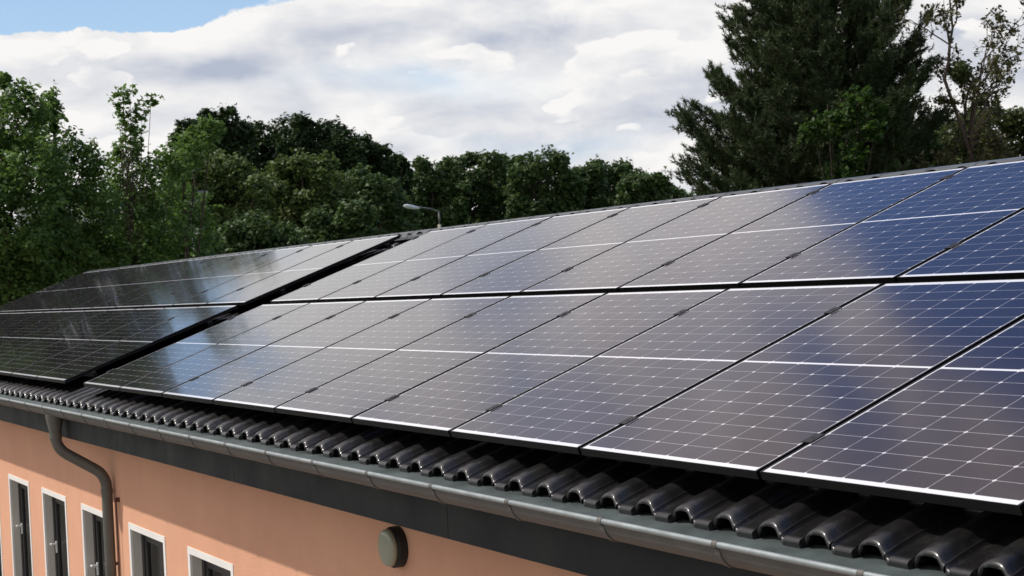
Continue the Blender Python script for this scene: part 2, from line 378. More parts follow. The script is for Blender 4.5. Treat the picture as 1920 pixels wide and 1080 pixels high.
HZ = -1.80
def window(x0, x1, n):
    t = MB(); tw = .052; y0, y1 = WY - .006, WY + .012
    t.box((x0, y0, WT - tw), (x1, y1, WT)); t.box((x0, y0, WBOT), (x0 + tw, y1, WT - tw)); t.box((x1 - tw, y0, WBOT), (x1, y1, WT - tw))
    wf = hp(t.build('window', M['trim']))
    a, b_, c = x0 + tw, x1 - tw, WT - tw; r = MB(); yd = WY + .085
    r.box((a - .02, y1, WBOT), (a, yd, c)); r.box((b_, y1, WBOT), (b_ + .02, yd, c)); r.box((a - .02, y1, c), (b_ + .02, yd, c + .02))
    r.build('reveal', M['reveal'], wf)
    s = MB(); fw = .055
    s.box((a, yd, WBOT), (a + fw, yd + .05, c)); s.box((b_ - fw, yd, WBOT), (b_, yd + .05, c)); s.box((a + fw, yd, c - fw), (b_ - fw, yd + .05, c)); s.box((a + fw, yd, WBOT), (b_ - fw, yd + .05, WBOT + fw))
    s.box((a + fw, yd + .012, WBOT + fw), (a + fw + .05, yd + .06, c - fw)); s.box((b_ - fw - .05, yd + .012, WBOT + fw), (b_ - fw, yd + .06, c - fw)); s.box((a + fw + .05, yd + .012, c - fw - .05), (b_ - fw - .05, yd + .06, c - fw))
    s.build('sash', M['sash'], wf, bevel=.004)
    p = MB(); p.box((a + fw + .05, yd + .03, WBOT + fw), (b_ - fw - .05, yd + .036, c - fw - .05)); p.build('pane', M['glass'], wf)
    h = MB(); hx = a + fw + .025; hz = HZ
    h.box((hx - .014, yd - .004, hz - .09), (hx + .014, yd + .012, hz + .03)); h.box((hx - .01, yd - .045, hz - .012), (hx + .01, yd - .004, hz + .012)); h.box((hx - .11, yd - .05, hz - .01), (hx + .01, yd - .032, hz + .01))
    h.build('handle', M['handle'], wf, bevel=.004)
    k = MB(); k.box((x0, WY - .045, WBOT - .03), (x1, yd, WBOT - .001)); k.build('sill', M['zinc'], wf)
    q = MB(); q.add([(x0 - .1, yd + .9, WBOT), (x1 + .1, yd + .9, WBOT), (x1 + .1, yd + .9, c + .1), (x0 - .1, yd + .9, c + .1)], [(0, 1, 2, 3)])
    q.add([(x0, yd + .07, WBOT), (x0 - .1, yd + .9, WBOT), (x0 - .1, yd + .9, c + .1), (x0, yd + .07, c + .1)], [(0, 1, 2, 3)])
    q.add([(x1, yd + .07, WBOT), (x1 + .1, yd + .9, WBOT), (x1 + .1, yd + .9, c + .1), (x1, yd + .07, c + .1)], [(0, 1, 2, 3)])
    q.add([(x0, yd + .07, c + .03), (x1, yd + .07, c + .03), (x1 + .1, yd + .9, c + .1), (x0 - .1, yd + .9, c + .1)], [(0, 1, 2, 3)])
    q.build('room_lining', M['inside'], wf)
    u = MB(); rr = random.Random(n)
    cw = b_ - a
    cv = []; ncv = 24; c0, c1 = a + cw * .62, b_ - .12
    prof = [(c0 + (c1 - c0) * i / ncv, yd + .20 + .018 * math.sin(i * 1.9)) for i in range(ncv + 1)]
    v = [(x, y, WBOT + .1) for x, y in prof] + [(x, y, c - .28 - .1 * rr.random()) for x, y in prof]
    u.add(v, [(i, i + 1, ncv + 2 + i, ncv + 1 + i) for i in range(ncv)]); u.build('curtain', M['curtain'], wf, True)
for n, (a, b_) in enumerate(wins): window(a, b_, n)

# roof: one mesh of interlocking glazed tiles
TP, TG = .2428, .335                        # cover width, gauge
def tile_profile():
    pr = [(0.0, .015), (.007, .015), (.012, .006), (.020, .001), (.026, .0), (.028, .0002), (.050, 0.0), (.085, 0.0), (.106, .0002), (.108, .0), (.116, .001), (.122, .004)]
    for q in np.linspace(0.04, .96, 13):
        u = 2 * q - 1; pr.append((.124 + .112 * q, .004 + .038 * math.sqrt(max(0, 1 - abs(u) ** 2.3))))
    pr.append((TP, .012)); return pr
def roof_tiles(name, x0, x1, rows, v_start, flip=False):
    pr = tile_profile(); n = len(pr)
    sv = [0, .004, .012, .030, .055, .09, .15, TG + .035]
    V = []; F = []
    for j, s_ in enumerate(sv):
        for x, z in pr:
            roll = min(1, z / .04)
            dip = [-.012, -.004, .0, .0, .0, .0, .0, -.012][j]
            swell = [.80, .90, .97, 1.0, 1.05, 1.08, 1.0, .9][j]           # the roll swells just behind its end
            nose = .008 * (.027 < x < .107) * [1, 1, 1, 1, .2, 0, 0, 0][j]
            back = max(.024 * roll, .020 if (.107 < x < .124 or x < .001) else 0) * (1 if j < 4 else .5 if j == 4 else 0)
            V.append((x, s_ + back, z * swell + dip * (.35 if roll > .5 else 1) + nose - (.004 if .107 < x < .124 else 0) + .026))
    for j in range(len(sv) - 1):
        for i in range(n - 1): F.append((j * n + i, j * n + i + 1, (j + 1) * n + i + 1, (j + 1) * n + i))
    b0 = len(V)                                            # underside so roll ends look hollow
    for j, s_ in enumerate((0, .16)):
        for x, z in pr:
            V.append((x, s_ + max(.024 * min(1, z / .04), .020 if (.107 < x < .124 or x < .001) else 0) * (j == 0) + .001, z * .80 + .026 - .012 * (z < .03) - .0075))
    for i in range(n - 1): F.append((i, b0 + i, b0 + i + 1, i + 1))
    for i in range(n - 1): F.append((b0 + i, b0 + n + i, b0 + n + i + 1, b0 + i + 1))
    V = np.array(V); F = np.array(F)
    nx = int(round((x1 - x0) / TP)); allv = []; allf = []; k = 0; rr = np.random.RandomState(5)
    for r in range(rows):
        for c in range(nx):
            q = V.copy(); q[:, 0] += x0 + c * TP; q[:, 1] += v_start + r * TG + rr.uniform(-.004, .004) + q[:, 0] * 0; q[:, 2] += rr.uniform(-.002, .002)
            allv.append(q); allf.append(F + k * len(V)); k += 1
    A = np.concatenate(allv); Fq = np.concatenate(allf)
    h = A[:, 2] - .177; v = A[:, 1]
    Y = v * CT - h * ST; Z = v * ST + h * CT
    if flip: Y = 2 * RY - Y
    A = np.stack([A[:, 0], Y, Z], 1)
    me = bpy.data.meshes.new(name); me.vertices.add(len(A)); me.vertices.foreach_set('co', A.astype(np.float32).ravel())
    me.loops.add(Fq.size); me.loops.foreach_set('vertex_index', Fq.astype(np.int32).ravel())
    me.polygons.add(len(Fq)); me.polygons.foreach_set('loop_start', np.arange(0, Fq.size, 4, dtype=np.int32)); me.polygons.foreach_set('loop_total', np.full(len(Fq), 4, dtype=np.int32))
    me.update(); me.validate()
    o = link(name, me, M['tile'], smooth=True)
    me.set_sharp_from_angle(angle=R(48))
    return o
roof_o = hp(roof_tiles('roof', XL - .041, XR, 12, -.150))
ro2 = roof_tiles('roof_slope', XL - .041, XR, 12, -.150, flip=True); hp(ro2)
d = MB()                                    # deck under the tiles
d.add([(XL + .02, *rp(0, -.06, -.205)[1:]), (XR, *rp(0, -.06, -.205)[1:]), (XR, RY, RZ - .06), (XL + .02, RY, RZ - .06)], [(0, 1, 2, 3)])
yb = 2 * RY
d.add([(XL + .02, yb - rp(0, -.06, -.205)[1], rp(0, -.06, -.205)[2]), (XR, yb - rp(0, -.06, -.205)[1], rp(0, -.06, -.205)[2]), (XR, RY, RZ - .06), (XL + .02, RY, RZ - .06)], [(3, 2, 1, 0)])
hp(d.build('roof_deck', M['fascia']))
e = MB(); a0 = (0, -.02, -.2025); a1 = (0, -.163, -.2165); a2 = (0, -.165, -.231)
e.extrude_x([a0[1:], a1[1:], a2[1:], (a2[1] + .004, a2[2]), (a1[1] + .004, a1[2] - .004), (a0[1], a0[2] - .004)], XL, XR, True)
hp(e.build('eaves_flashing', M['zinc']))
# ridge cap
rc = MB(); tz = RZ + .122
prof = [(RY - .15, RZ + .035), (RY - .145, RZ + .06), (RY - .07, tz - .012), (RY, tz), (RY + .07, tz - .012), (RY + .145, RZ + .06), (RY + .15, RZ + .035)]
rc.extrude_x(prof, XL, XR); 
x = XL + .4
while x < XR: rc.extrude_x([(y + (0.0015 if y > RY else -.0015), z + .0018) for y, z in prof], x, x + .05); x += .4
hp(rc.build('ridge_cap', M['ridge'], smooth=False))
# verge boards on the gable ends
for X in (XL - .02, XR):
    vb = MB()
    for sgn in (1, -1):
        yy = lambda q: q if sgn == 1 else 2 * RY - q
        p0 = rp(0, -.14, -.14); p1 = (0, RY, RZ + .04)
        vb.add([(X, yy(p0[1]), p0[2] - .16), (X, yy(p1[1]), p1[2] - .16), (X, yy(p1[1]), p1[2]), (X, yy(p0[1]), p0[2]), (X + .02, yy(p0[1]), p0[2] - .16), (X + .02, yy(p1[1]), p1[2] - .16), (X + .02, yy(p1[1]), p1[2]), (X + .02, yy(p0[1]), p0[2])],
               [(0, 1, 2, 3), (7, 6, 5, 4), (0, 4, 5, 1), (3, 2, 6, 7)])
    hp(vb.build('verge_board', M['fascia']))
# gutter: half round with rolled bead
gy, gz, gr = -.120, -.219, .080
prof = [(gy + gr * math.cos(a), gz + gr * math.sin(a)) for a in np.linspace(0, -math.pi, 17)]
inner = [(gy + (gr - .004) * math.cos(a), gz + (gr - .004) * math.sin(a)) for a in np.linspace(-math.pi, 0, 17)]
gt = MB(); gt.extrude_x(prof + inner, XL - .03, XR, True)
gut = hp(gt.build('gutter', M['gutter'], smooth=True)); gut.data.set_sharp_from_angle(angle=R(40))
bd = MB(); bd.extrude_x([(gy - gr - .002 + 0.0112 * math.cos(a), gz + .004 + 0.0112 * math.sin(a)) for a in np.linspace(0, 2 * math.pi, 13)[:-1]], XL - .03, XR, True)
bo = bd.build('gutter_bead', M['bead'], gut, smooth=True); bo.data.set_sharp_from_angle(angle=R(50))
br = MB()
bx = -1.027
while bx < XR - .3: bx += .70
bx_list = []
while bx > XL: bx_list.append(bx); bx -= .7065
for bx in bx_list:
    br = MB()
    arc = [(gy + (gr + .004) * math.cos(a), gz + (gr + .004) * math.sin(a)) for a in np.linspace(-.1, -math.pi + .15, 14)]
    arc2 = [(gy + (gr + .0005) * math.cos(a), gz + (gr + .0005) * math.sin(a)) for a in np.linspace(-math.pi + .15, -.1, 14)]
    br.extrude_x(arc + arc2, bx - .014, bx + .014, True)
    br.extrude_x([(gy - gr - .002 + .0130 * math.cos(a), gz + .004 + .0130 * math.sin(a)) for a in np.linspace(0, 2 * math.pi, 13)[:-1]], bx - .014, bx + .014, True)
    br.build('bracket', M['gutter'], gut)
def bez(p, q, n=7):                         # polyline with rounded corners
    out = [Vector(p[0])]
    for i in range(1, len(p) - 1):
        a, b_, c = Vector(p[i - 1]), Vector(p[i]), Vector(p[i + 1])
        s_ = b_ + (a - b_).normalized() * q; t_ = b_ + (c - b_).normalized() * q
        for k in range(n + 1):
            u = k / n; out.append(s_ * (1 - u) ** 2 + b_ * 2 * u * (1 - u) + t_ * u * u)
    out.append(Vector(p[-1])); return out
PX = -10.815
dp = MB(); PO = PX - .14
dp.tube([(PO, gy, gz - .06), (PO, gy, gz - .10), (PO, gy, gz - .20), (PO, gy, gz - .25)], [.078, .076, .054, .050], 20)
dp.tube([(PO, gy, gz - .225), (PO, gy, gz - .275)], .054, 20)
dp.tube(bez([(PX - .14, gy, gz - .245), (PX - .14, gy, gz - .36), (PX, .265, gz - .62), (PX, .265, GROUND + .02)], .11), .0475, 20)
dpo = hp(dp.build('downpipe', M['pipe'], smooth=True)); dpo.data.set_sharp_from_angle(angle=R(50))
for pa, pb in (((PO, gy, gz - .262), (PO, gy, gz - .282)), ((PX, .265, gz - .74), (PX, .265, gz - .78))):
    cl = MB(); cl.tube([pa, pb], .0515, 20); cl.build('pipe_collar', M['pipe'], dpo)
for z in (-1.62, -2.9):
    cl = MB(); cl.tube([(PX, .265, z - .015), (PX, .265, z + .015)], .051, 20); cl.box((PX - .012, .30, z - .012), (PX + .012, .34, z + .012)); cl.build('pipe_clip', M['pipe'], dpo)
rod = MB(); RX = PX + .16
rod.tube([(RX, .30, GROUND + .02), (RX, .30, -1.03)], .006, 8)
for z in (-1.045, -2.0, -3.0): rod.box((RX - .012, .29, z - .02), (RX + .012, .335, z + .02))
hp(rod.build('lightning_conductor', M['copper']))

# wall light
wl = empty('wall_light', (-4.80, WY, -.737), label='round bulkhead light with dull green glass on the peach wall below the gutter', cat='light')
lb_ = MB(); lb_.tube([(0, -.001, 0), (0, -.045, 0), (0, -.06, 0)], [.112, .112, .105], 40); lb_.build('housing', M['lamp_body'], wl)
ll = MB(); ll.tube([(0, -.0605, 0), (0, -.078, 0), (0, -.088, 0), (0, -.093, 0), (0, -.095, 0)], [.103, .102, .094, .07, .02], 40); ll.build('lamp_glass', M['lens'], wl, smooth=True)

# ------------------------------------------------------------------ solar panels
FH, LIP = .030, .0095
fm = MB()
LS = .004
fm.box((0, 0, -FH), (PW, LS, 0)); fm.box((0, PL - LS, -FH), (PW, PL, 0)); fm.box((0, LS, -FH), (LIP, PL - LS, 0)); fm.box((PW - LIP, LS, -FH), (PW, PL - LS, 0))
frame_me = fm.mesh('panel_frame'); frame_me.materials.append(M['black_frame'])
gm = MB(); gm.box((LIP - .001, LS - .001, -.007), (PW - LIP + .001, PL - LS + .001, -.0012)); cells_me = gm.mesh('panel_cells'); cells_me.materials.append(M['cells'])
cm = MB(); cm.box((-.034, -.034, .0005), (.013, .034, .0045)); cm.box((-.0175, -.028, -.03), (-.0025, .028, .0005)); cm.tube([(-.010, 0, .0032), (-.010, 0, .006)], .005, 8)
clamp_me = cm.mesh('panel_clamp'); clamp_me.materials.append(M['clamp'])
ORD = ['first', 'second', 'third', 'fourth', 'fifth', 'sixth', 'seventh', 'eighth', 'ninth', 'tenth', 'eleventh', 'twelfth']
prot = None; rg = random.Random(3)
def panel(xleft, row, label, group, first_col):
    v = 0 if row == 0 else PL + .070
    t = empty('solar_panel', rp(xleft, v, rg.uniform(-.0008, .0008)), label=label, cat='solar panel', group=group)
    t.rotation_euler = (TH + R(rg.uniform(-.05, .05)), R(rg.uniform(-.04, .04)), 0)
    link('frame', frame_me, None, t); link('cell_sheet', cells_me, None, t)
    for cv in ((.256, 1.405) if row == 0 else (.382, 1.550)):
        c = link('clamp', clamp_me, None, t); c.location = (0 if not first_col else .004, cv, 0)
rown = ['lower', 'upper']
for row in (0, 1):
    for i in range(10):
        lab = f'{ORD[i]} solar panel from the dark gap in the {rown[row]} row of the right array'
        panel(-10.386 + .020 + i * 1.154 - .0, row, lab, 'solar panels of the array right of the gap', i == 0)
    for i in range(11):
        lab = f'{ORD[i]} solar panel from the dark gap in the {rown[row]} row of the left array'
        panel(-11.06 - PW - i * 1.154, row, lab, 'solar panels of the array left of the gap', i == 10)
for arr, (a, b_) in (('left', (-23.9, -10.99)), ('right', (-10.45, 1.35))):
    for v, nm in ((.256, 'lowest'), (1.405, 'second lowest'), (2.174, 'second highest'), (3.342, 'highest')):
        r = MB()
        p0 = rp(a, v, 0)
        r.box((0, -.02, -FH - .040), (b_ - a, .02, -FH - .001))
        o = r.build('mounting_rail', M['rail'] if arr == 'right' else M['black_frame'], label=f'{nm} metal mounting rail under the {arr} array of solar panels', cat='mounting rail', group='rails under the solar panels')
        o.location = p0; o.rotation_euler = (TH, 0, 0)
# cable loops lying in the gap
def cable(pts, r, label):
    o = MB().tube(bez([rp(*p) for p in pts], .04, 4), r, 8).build('cable', M['cable'], smooth=True, label=label, cat='cable')
cable([(-10.98, 1.20, -.10), (-10.75, 1.26, -.07), (-10.62, 1.36, -.085), (-10.5, 1.30, -.10)], .012, 'grey cable curling across the tiles in the middle of the dark gap')
cable([(-10.95, 3.18, -.09), (-10.78, 3.22, -.06), (-10.66, 3.33, -.08), (-10.48, 3.36, -.09)], .011, 'grey cable at the top of the dark gap near the ridge')
for vv, lab in ((1.47, 'lower of the pale connector plugs in the middle of the dark gap'), (1.56, 'upper of the pale connector plugs in the middle of the dark gap')):
    k = MB(); k.tube([rp(-10.66, vv, -.075), rp(-10.60, vv + .03, -.070), rp(-10.54, vv + .05, -.075)], [.012, .016, .010], 10)
    k.build('connector', M['cable'], smooth=True, label=lab, cat='connector')

# ------------------------------------------------------------------ vegetation
def leaves(cent, size, rs, nrm_bias=None, tint=None, aspect=.62):
    n = len(cent)
    nn = rs.normal(size=(n, 3)); nn[:, 2] = np.abs(nn[:, 2]) + .35
    if nrm_bias is not None: nn = nn * .75 + nrm_bias
    nn /= np.linalg.norm(nn, axis=1, keepdims=True)
    a = np.cross(nn, rs.normal(size=(n, 3))); a /= np.linalg.norm(a, axis=1, keepdims=True); b = np.cross(nn, a)
    s = (size * rs.uniform(.45, 1.35, n))[:, None]
    q = np.stack([cent - a * s * .5, cent - b * s * aspect * .5 + nn * s * .08, cent + a * s * .5, cent + b * s * aspect * .5 + nn * s * .08], 1).reshape(-1, 3)
    return q
def unit(rs, n):
    d = rs.normal(size=(n, 3)); return d / np.linalg.norm(d, axis=1, keepdims=True)
def crown_mesh(lobes, leaf, dens, rs, clump=.32, gap=.0, spray=9, slen=1.0):
    """lobes: (centre, radii) ; leaves gather in clumps on the shells of the lobes"""
    P_, N_, T_ = [], [], []
    for c, r in lobes:
        c = np.array(c); r = np.array(r, float); area = 4 * math.pi * ((r[0] * r[1]) ** 1.6 / 3 + (r[0] * r[2]) ** 1.6 / 3 * 2) ** (1 / 1.6)
        rc = clump * r.mean()
        ncl = max(6, int(area / (rc * rc) * .62 * (1 - gap)))
        d = unit(rs, ncl); cc = c + d * r * rs.uniform(.62, 1.02, (ncl, 1))
        nl = max(10, int(dens * 3.4 * rc * rc / (leaf * leaf)))
        for k in range(ncl):
            e = unit(rs, nl); rad = rc * rs.uniform(.45, 1.0, (nl, 1)) * rs.uniform(.7, 1.2)
            P_.append(cc[k] + e * rad * np.array([1, 1, .8])); N_.append(e * .6 + np.array([0, 0, .35])); T_.append(np.clip(rs.uniform(0, .9) + rs.normal(size=nl) * .2, 0, 1))
    for c, r in lobes:                          # sprays that break the outline
        c = np.array(c); r = np.array(r, float); ns_ = int(spray)
        d = unit(rs, ns_); d[:, 2] = np.abs(d[:, 2]) * .9 + .1
        for k in range(ns_):
            L = r.mean() * rs.uniform(.25, .7) * slen; m_ = max(6, int(L / leaf * 3.2)); s_ = rs.uniform(0, 1, (m_, 1))
            q0 = c + d[k] * r * .85; dd = d[k] * .7 + np.array([0, 0, .5]) + rs.normal(size=3) * .25
            P_.append(q0 + dd * L * s_ + np.array([0, 0, -.25]) * L * s_ ** 2 + rs.normal(size=(m_, 3)) * leaf * .55 * (1.2 - s_)); N_.append(rs.normal(size=(m_, 3)) * .3 + [0, 0, .5]); T_.append(np.clip(rs.uniform(.4, 1) + rs.normal(size=m_) * .1, 0, 1))
    P_ = np.concatenate(P_); N_ = np.concatenate(N_); T_ = np.concatenate(T_)
    keep = P_[:, 2] > GROUND + .05
    P_, N_, T_ = P_[keep], N_[keep], T_[keep]
    return leaves(P_, leaf, rs, N_), T_
def tree(name, base, H, lobes, leaf, dens, material, label, seed, cat='tree', group=None, clump=.32, gap=0., trunk_r=.16, bark='bark', spray=9, slen=1.0):
    rs = np.random.RandomState(seed); base = np.array([base[0], base[1], GROUND])
    t = empty(name, tuple(base), label=label, cat=cat, group=group)
    lo = [(np.array(c) - base, r) for c, r in lobes]
    zmax = max(c[2] for c, r in lo)
    tb = MB(); top = np.array([rs.uniform(-.2, .2), rs.uniform(-.2, .2), zmax])
    tb.tube([(0, 0, -.05), tuple(top * .35 + [.05, 0, 0]), tuple(top * .7), tuple(top)], [trunk_r * 1.3, trunk_r, trunk_r * .6, trunk_r * .2], 10)
    for c, r in lo:
        s0 = top * rs.uniform(.3, .75); s0[2] = min(s0[2], c[2] * .85)
        mid = s0 * .5 + c * .5 + [0, 0, -.1 * abs(c[2] - s0[2])]
        tb.tube([tuple(s0), tuple(mid), tuple(c), tuple(c + unit(rs, 1)[0] * np.array(r) * .5)], [trunk_r * .45, trunk_r * .3, trunk_r * .16, trunk_r * .05], 6)
    tb.build('trunk', M[bark], t, True)
    v, ti = crown_mesh([(c + base, r) for c, r in lo], leaf, dens, rs, clump, gap, spray, slen)
    link('crown', np_mesh('crown', v - base, 4, ti), M[material], t)
    return t
def blob_lobes(c, R3, n, rs, fr=.42):
    """n lobes filling an ellipsoid of half-axes R3 about c"""
    out = [(c, [q * .62 for q in R3])]
    for i in range(n):
        d = unit(rs, 1)[0]; k = rs.uniform(.5, .72); s = rs.uniform(.75, 1.2) * fr
        out.append((np.array(c) + d * np.array(R3) * k, [R3[0] * s, R3[1] * s, R3[2] * s * .95]))
    return out
def px_tree(name, px, ptop, D, width_px, material, label, seed, leaf, dens=1.0, pybot=560, group=None, clump=.32, gap=0., fr=.30, trunk_r=.25, zk=.9):
    """crown built as a pile of rounded leaf masses, domed at the top, as wide as it stands high above the shrubs"""
    rs = np.random.RandomState(seed + 100); hw = width_px / 2; items = []
    y = ptop + hw * fr * .9; row = 0
    while y < pybot:
        t_ = min(1.0, (y - ptop) / (hw * 1.1)); half = hw * math.sqrt(max(.02, 1 - (1 - t_) ** 2)) - hw * fr * .55
        n = max(1, int(round(2 * half / (hw * fr * 1.15))))
        for i in range(n + 1 if half > 0 else 1):
            x = px + (0 if half <= 0 else -half + 2 * half * i / n) + rs.uniform(-.12, .12) * hw
            items.append((x, y + rs.uniform(-.16, .16) * hw, hw * fr * rs.uniform(.75, 1.25), zk, rs.uniform(-.7, .3) * hw / FPX * D))
        y += hw * fr * 1.15
    return tree(name, at(px, 500, D), 9, lobes_px(items, D), leaf, dens, M_(material), label, seed, group=group, clump=clump, gap=gap, trunk_r=trunk_r)
def M_(k): return k
def lobes_px(items, D0):
    return [(at(x, y, D0 + dd), [r / FPX * D0 * k for k in (1, 1, kz)]) for x, y, r, kz, dd in items]

# near trees behind the left end of the roof
def lobes_px(items, D0):
    return [(at(x, y, D0 + dd), [r / FPX * D0 * k for k in (1, 1, kz)]) for x, y, r, kz, dd in items]
def near(name, bpx, D, items, label, seed, leaf=.10, dens=1.9, material='leaf_left', gap=.0, clump=.36, tr=.07, **k):
    b = at(bpx, 500, D)
    return tree(name, b, 9, lobes_px(items, D), leaf, dens, material, label, seed, gap=gap, clump=clump, trunk_r=tr, **k)
near('leafy_tree', 20, 30.5, [(25, 225, 62, 1.0, 0), (-30, 300, 90, 1.1, .5), (60, 320, 70, 1.0, -.5), (10, 420, 90, 1.0, -.6), (-50, 480, 100, 1, 0), (60, 480, 80, 1, .3), (20, 580, 90, 1, 0), (35, 185, 30, 1, 0), (10, 152, 9, 1.6, 0)],
     'tall fresh green leafy tree at the far left edge behind the roof end', 11)
near('leafy_tree', 110, 31.5, [(100, 262, 42, 1.2, 0), (135, 320, 60, 1, 0), (85, 370, 60, 1, .4), (150, 420, 75, 1, -.3), (95, 500, 80, 1, 0), (170, 500, 70, 1, .4), (98, 205, 16, 2.4, 0), (160, 300, 30, 1, 0)],
     'leafy green tree with a thin drooping tip, second tree from the left edge', 12)
near('leafy_tree', 245, 32.5, [(245, 330, 50, 1.1, 0), (205, 380, 60, 1, .2), (290, 345, 52, 1, 0), (235, 440, 72, 1, -.3), (300, 430, 60, 1, .3), (200, 500, 70, 1, 0), (280, 510, 70, 1, 0), (240, 285, 26, 1.0, 0), (330, 300, 34, .8, 0)],
     'leafy green tree left of the bright maple, rising over the left roof end', 13, gap=.12, dens=1.5)
near('leafy_tree', 248, 32, [(240, 262, 20, 1.5, 0), (228, 225, 14, 1.8, 0), (221, 190, 13, 1.2, 0), (244, 182, 13, 1.2, 0), (283, 192, 12, .8, .1), (266, 214, 13, 1.0, 0), (248, 235, 16, 1.0, 0), (255, 255, 18, 1.2, 0)], 'sparse young treetop with forked sprays rising above the leafy trees', 17, gap=.85, dens=.6, spray=8, slen=1.8, leaf=.10, tr=.03)
near('young_maple', 345, 33.5, [(370, 265, 34, .8, 0), (340, 300, 42, 1, 0), (395, 245, 26, .8, 0), (330, 380, 42, 1, .3), (345, 500, 60, 1, .2)],
     'bright green young maple in front of the dark oak crowns', 14, gap=.1, dens=1.5, material='leaf_left')
near('leafy_tree', 300, 34.5, [(300, 400, 60, 1, 0), (345, 440, 60, 1, 0), (250, 470, 70, 1, 0), (365, 395, 36, 1, 0), (320, 530, 90, 1, 0)], 'low leafy green tree in front of the pale house behind the roof', 15, dens=1.4)
near('leafy_tree', -90, 31, [(-90, 250, 80, 1.2, 0), (-120, 400, 100, 1.2, 0), (-60, 350, 80, 1, 0), (-100, 520, 110, 1, 0)], 'leafy green tree just outside the left edge', 16)
# yellowish rounded trees in the middle distance
px_tree('round_tree', 410, 285, 92, 190, 'leaf_mid', 'yellowish green rounded tree left of the two in front of the dark oaks', 21, .27)
px_tree('round_tree', 580, 288, 95, 165, 'leaf_mid', 'yellowish green rounded tree right of the two in front of the dark oaks', 22, .27)
px_tree('round_tree', 497, 330, 104, 130, 'leaf_row', 'darker round tree filling the hollow between the two yellowish green trees', 23, .28)
px_tree('round_tree', 690, 322, 110, 170, 'leaf_row', 'dark green round tree just left of the street lamp', 24, .30)
# dark oaks behind
px_tree('oak_tree', 398, 212, 140, 150, 'leaf_oak', 'dark oak with sky holes in its crown behind the bright young maple', 31, .38, .9, gap=.12, fr=.26, pybot=420)
px_tree('oak_tree', 500, 238, 150, 160, 'leaf_oak', 'dark oak with a flat low crown between two taller oaks', 32, .42, fr=.28, pybot=420)
px_tree('oak_tree', 597, 220, 140, 150, 'leaf_oak', 'dark tall oak, the highest crown right of the centre of the oak group', 33, .38, .9, gap=.08, fr=.26, pybot=440)
px_tree('oak_tree', 678, 262, 145, 120, 'leaf_oak', 'dark narrow oak at the right end of the oak group', 34, .38, .9, fr=.28, pybot=440)
px_tree('small_tree', 745, 292, 150, 46, 'leaf_oak', 'small spiky dark tree top alone in the dip right of the oaks', 35, .30, .6, fr=.42, gap=.3, pybot=430)
# far row
for i, (x, y, wd) in enumerate([(812, 301, 120), (888, 290, 130), (950, 297, 90), (1020, 291, 140), (1090, 314, 100), (1150, 307, 110), (1208, 326, 95), (1250, 346, 70), (1300, 362, 90)]):
    lab = ['leftmost of the far green row, right above the street lamp', 'second from the left of the far green row, with a broad crown', 'third from the left of the far green row, narrow', 'broad high crown in the middle of the far green row',
           'fifth from the left of the far green row, in the dip', 'sixth from the left of the far green row, rounded', 'seventh from the left of the far green row, lower', 'small tree near the right end of the far green row', 'rightmost tree of the far green row, half behind the pine'][i]
    px_tree('row_tree', x, y, 185 + 7 * (i % 3), wd, 'leaf_row', 'tree ' + lab, 40 + i, .46, fr=.30, pybot=470, group='far green row of trees')
# shrubs low behind the ridge
for i, (x, y, wd, D, lb2) in enumerate([(60, 450, 190, 38, 'dark shrub low behind the far left end of the roof'), (200, 440, 190, 40, 'dark shrub behind the left array under the leafy trees'), (345, 430, 130, 55, 'dark shrub behind the roof under the yellowish tree'), (480, 415, 170, 70, 'dark shrub below the hollow between the two yellowish trees'), (640, 395, 170, 75, 'dark shrub under the oaks just above the ridge'), (-70, 430, 190, 36, 'dark shrub at the left edge below the tall leafy tree')]):
    px_tree('shrub', x, y, D, wd, 'leaf_row', lb2, 60 + i, .0034 * D, pybot=640, trunk_r=.06)
# right side
px_tree('bushy_tree', 1875, 194, 46, 240, 'leaf_olive', 'olive green bushy tree at the right edge behind the roof', 71, .13, .9, fr=.24, gap=.05, trunk_r=.15)
px_tree('bushy_tree', 1765, 232, 49, 150, 'leaf_oak', 'dark bushy tree between the pine and the olive green tree', 72, .14, .9, trunk_r=.15)
px_tree('shrub', 1500, 300, 40, 200, 'leaf_oak', 'dark shrub low behind the ridge under the pine', 73, .13, .9, trunk_r=.08)
px_tree('shrub', 1680, 270, 41, 200, 'leaf_oak', 'dark shrub right of the pine trunk low behind the ridge', 74, .13, .9, trunk_r=.08)

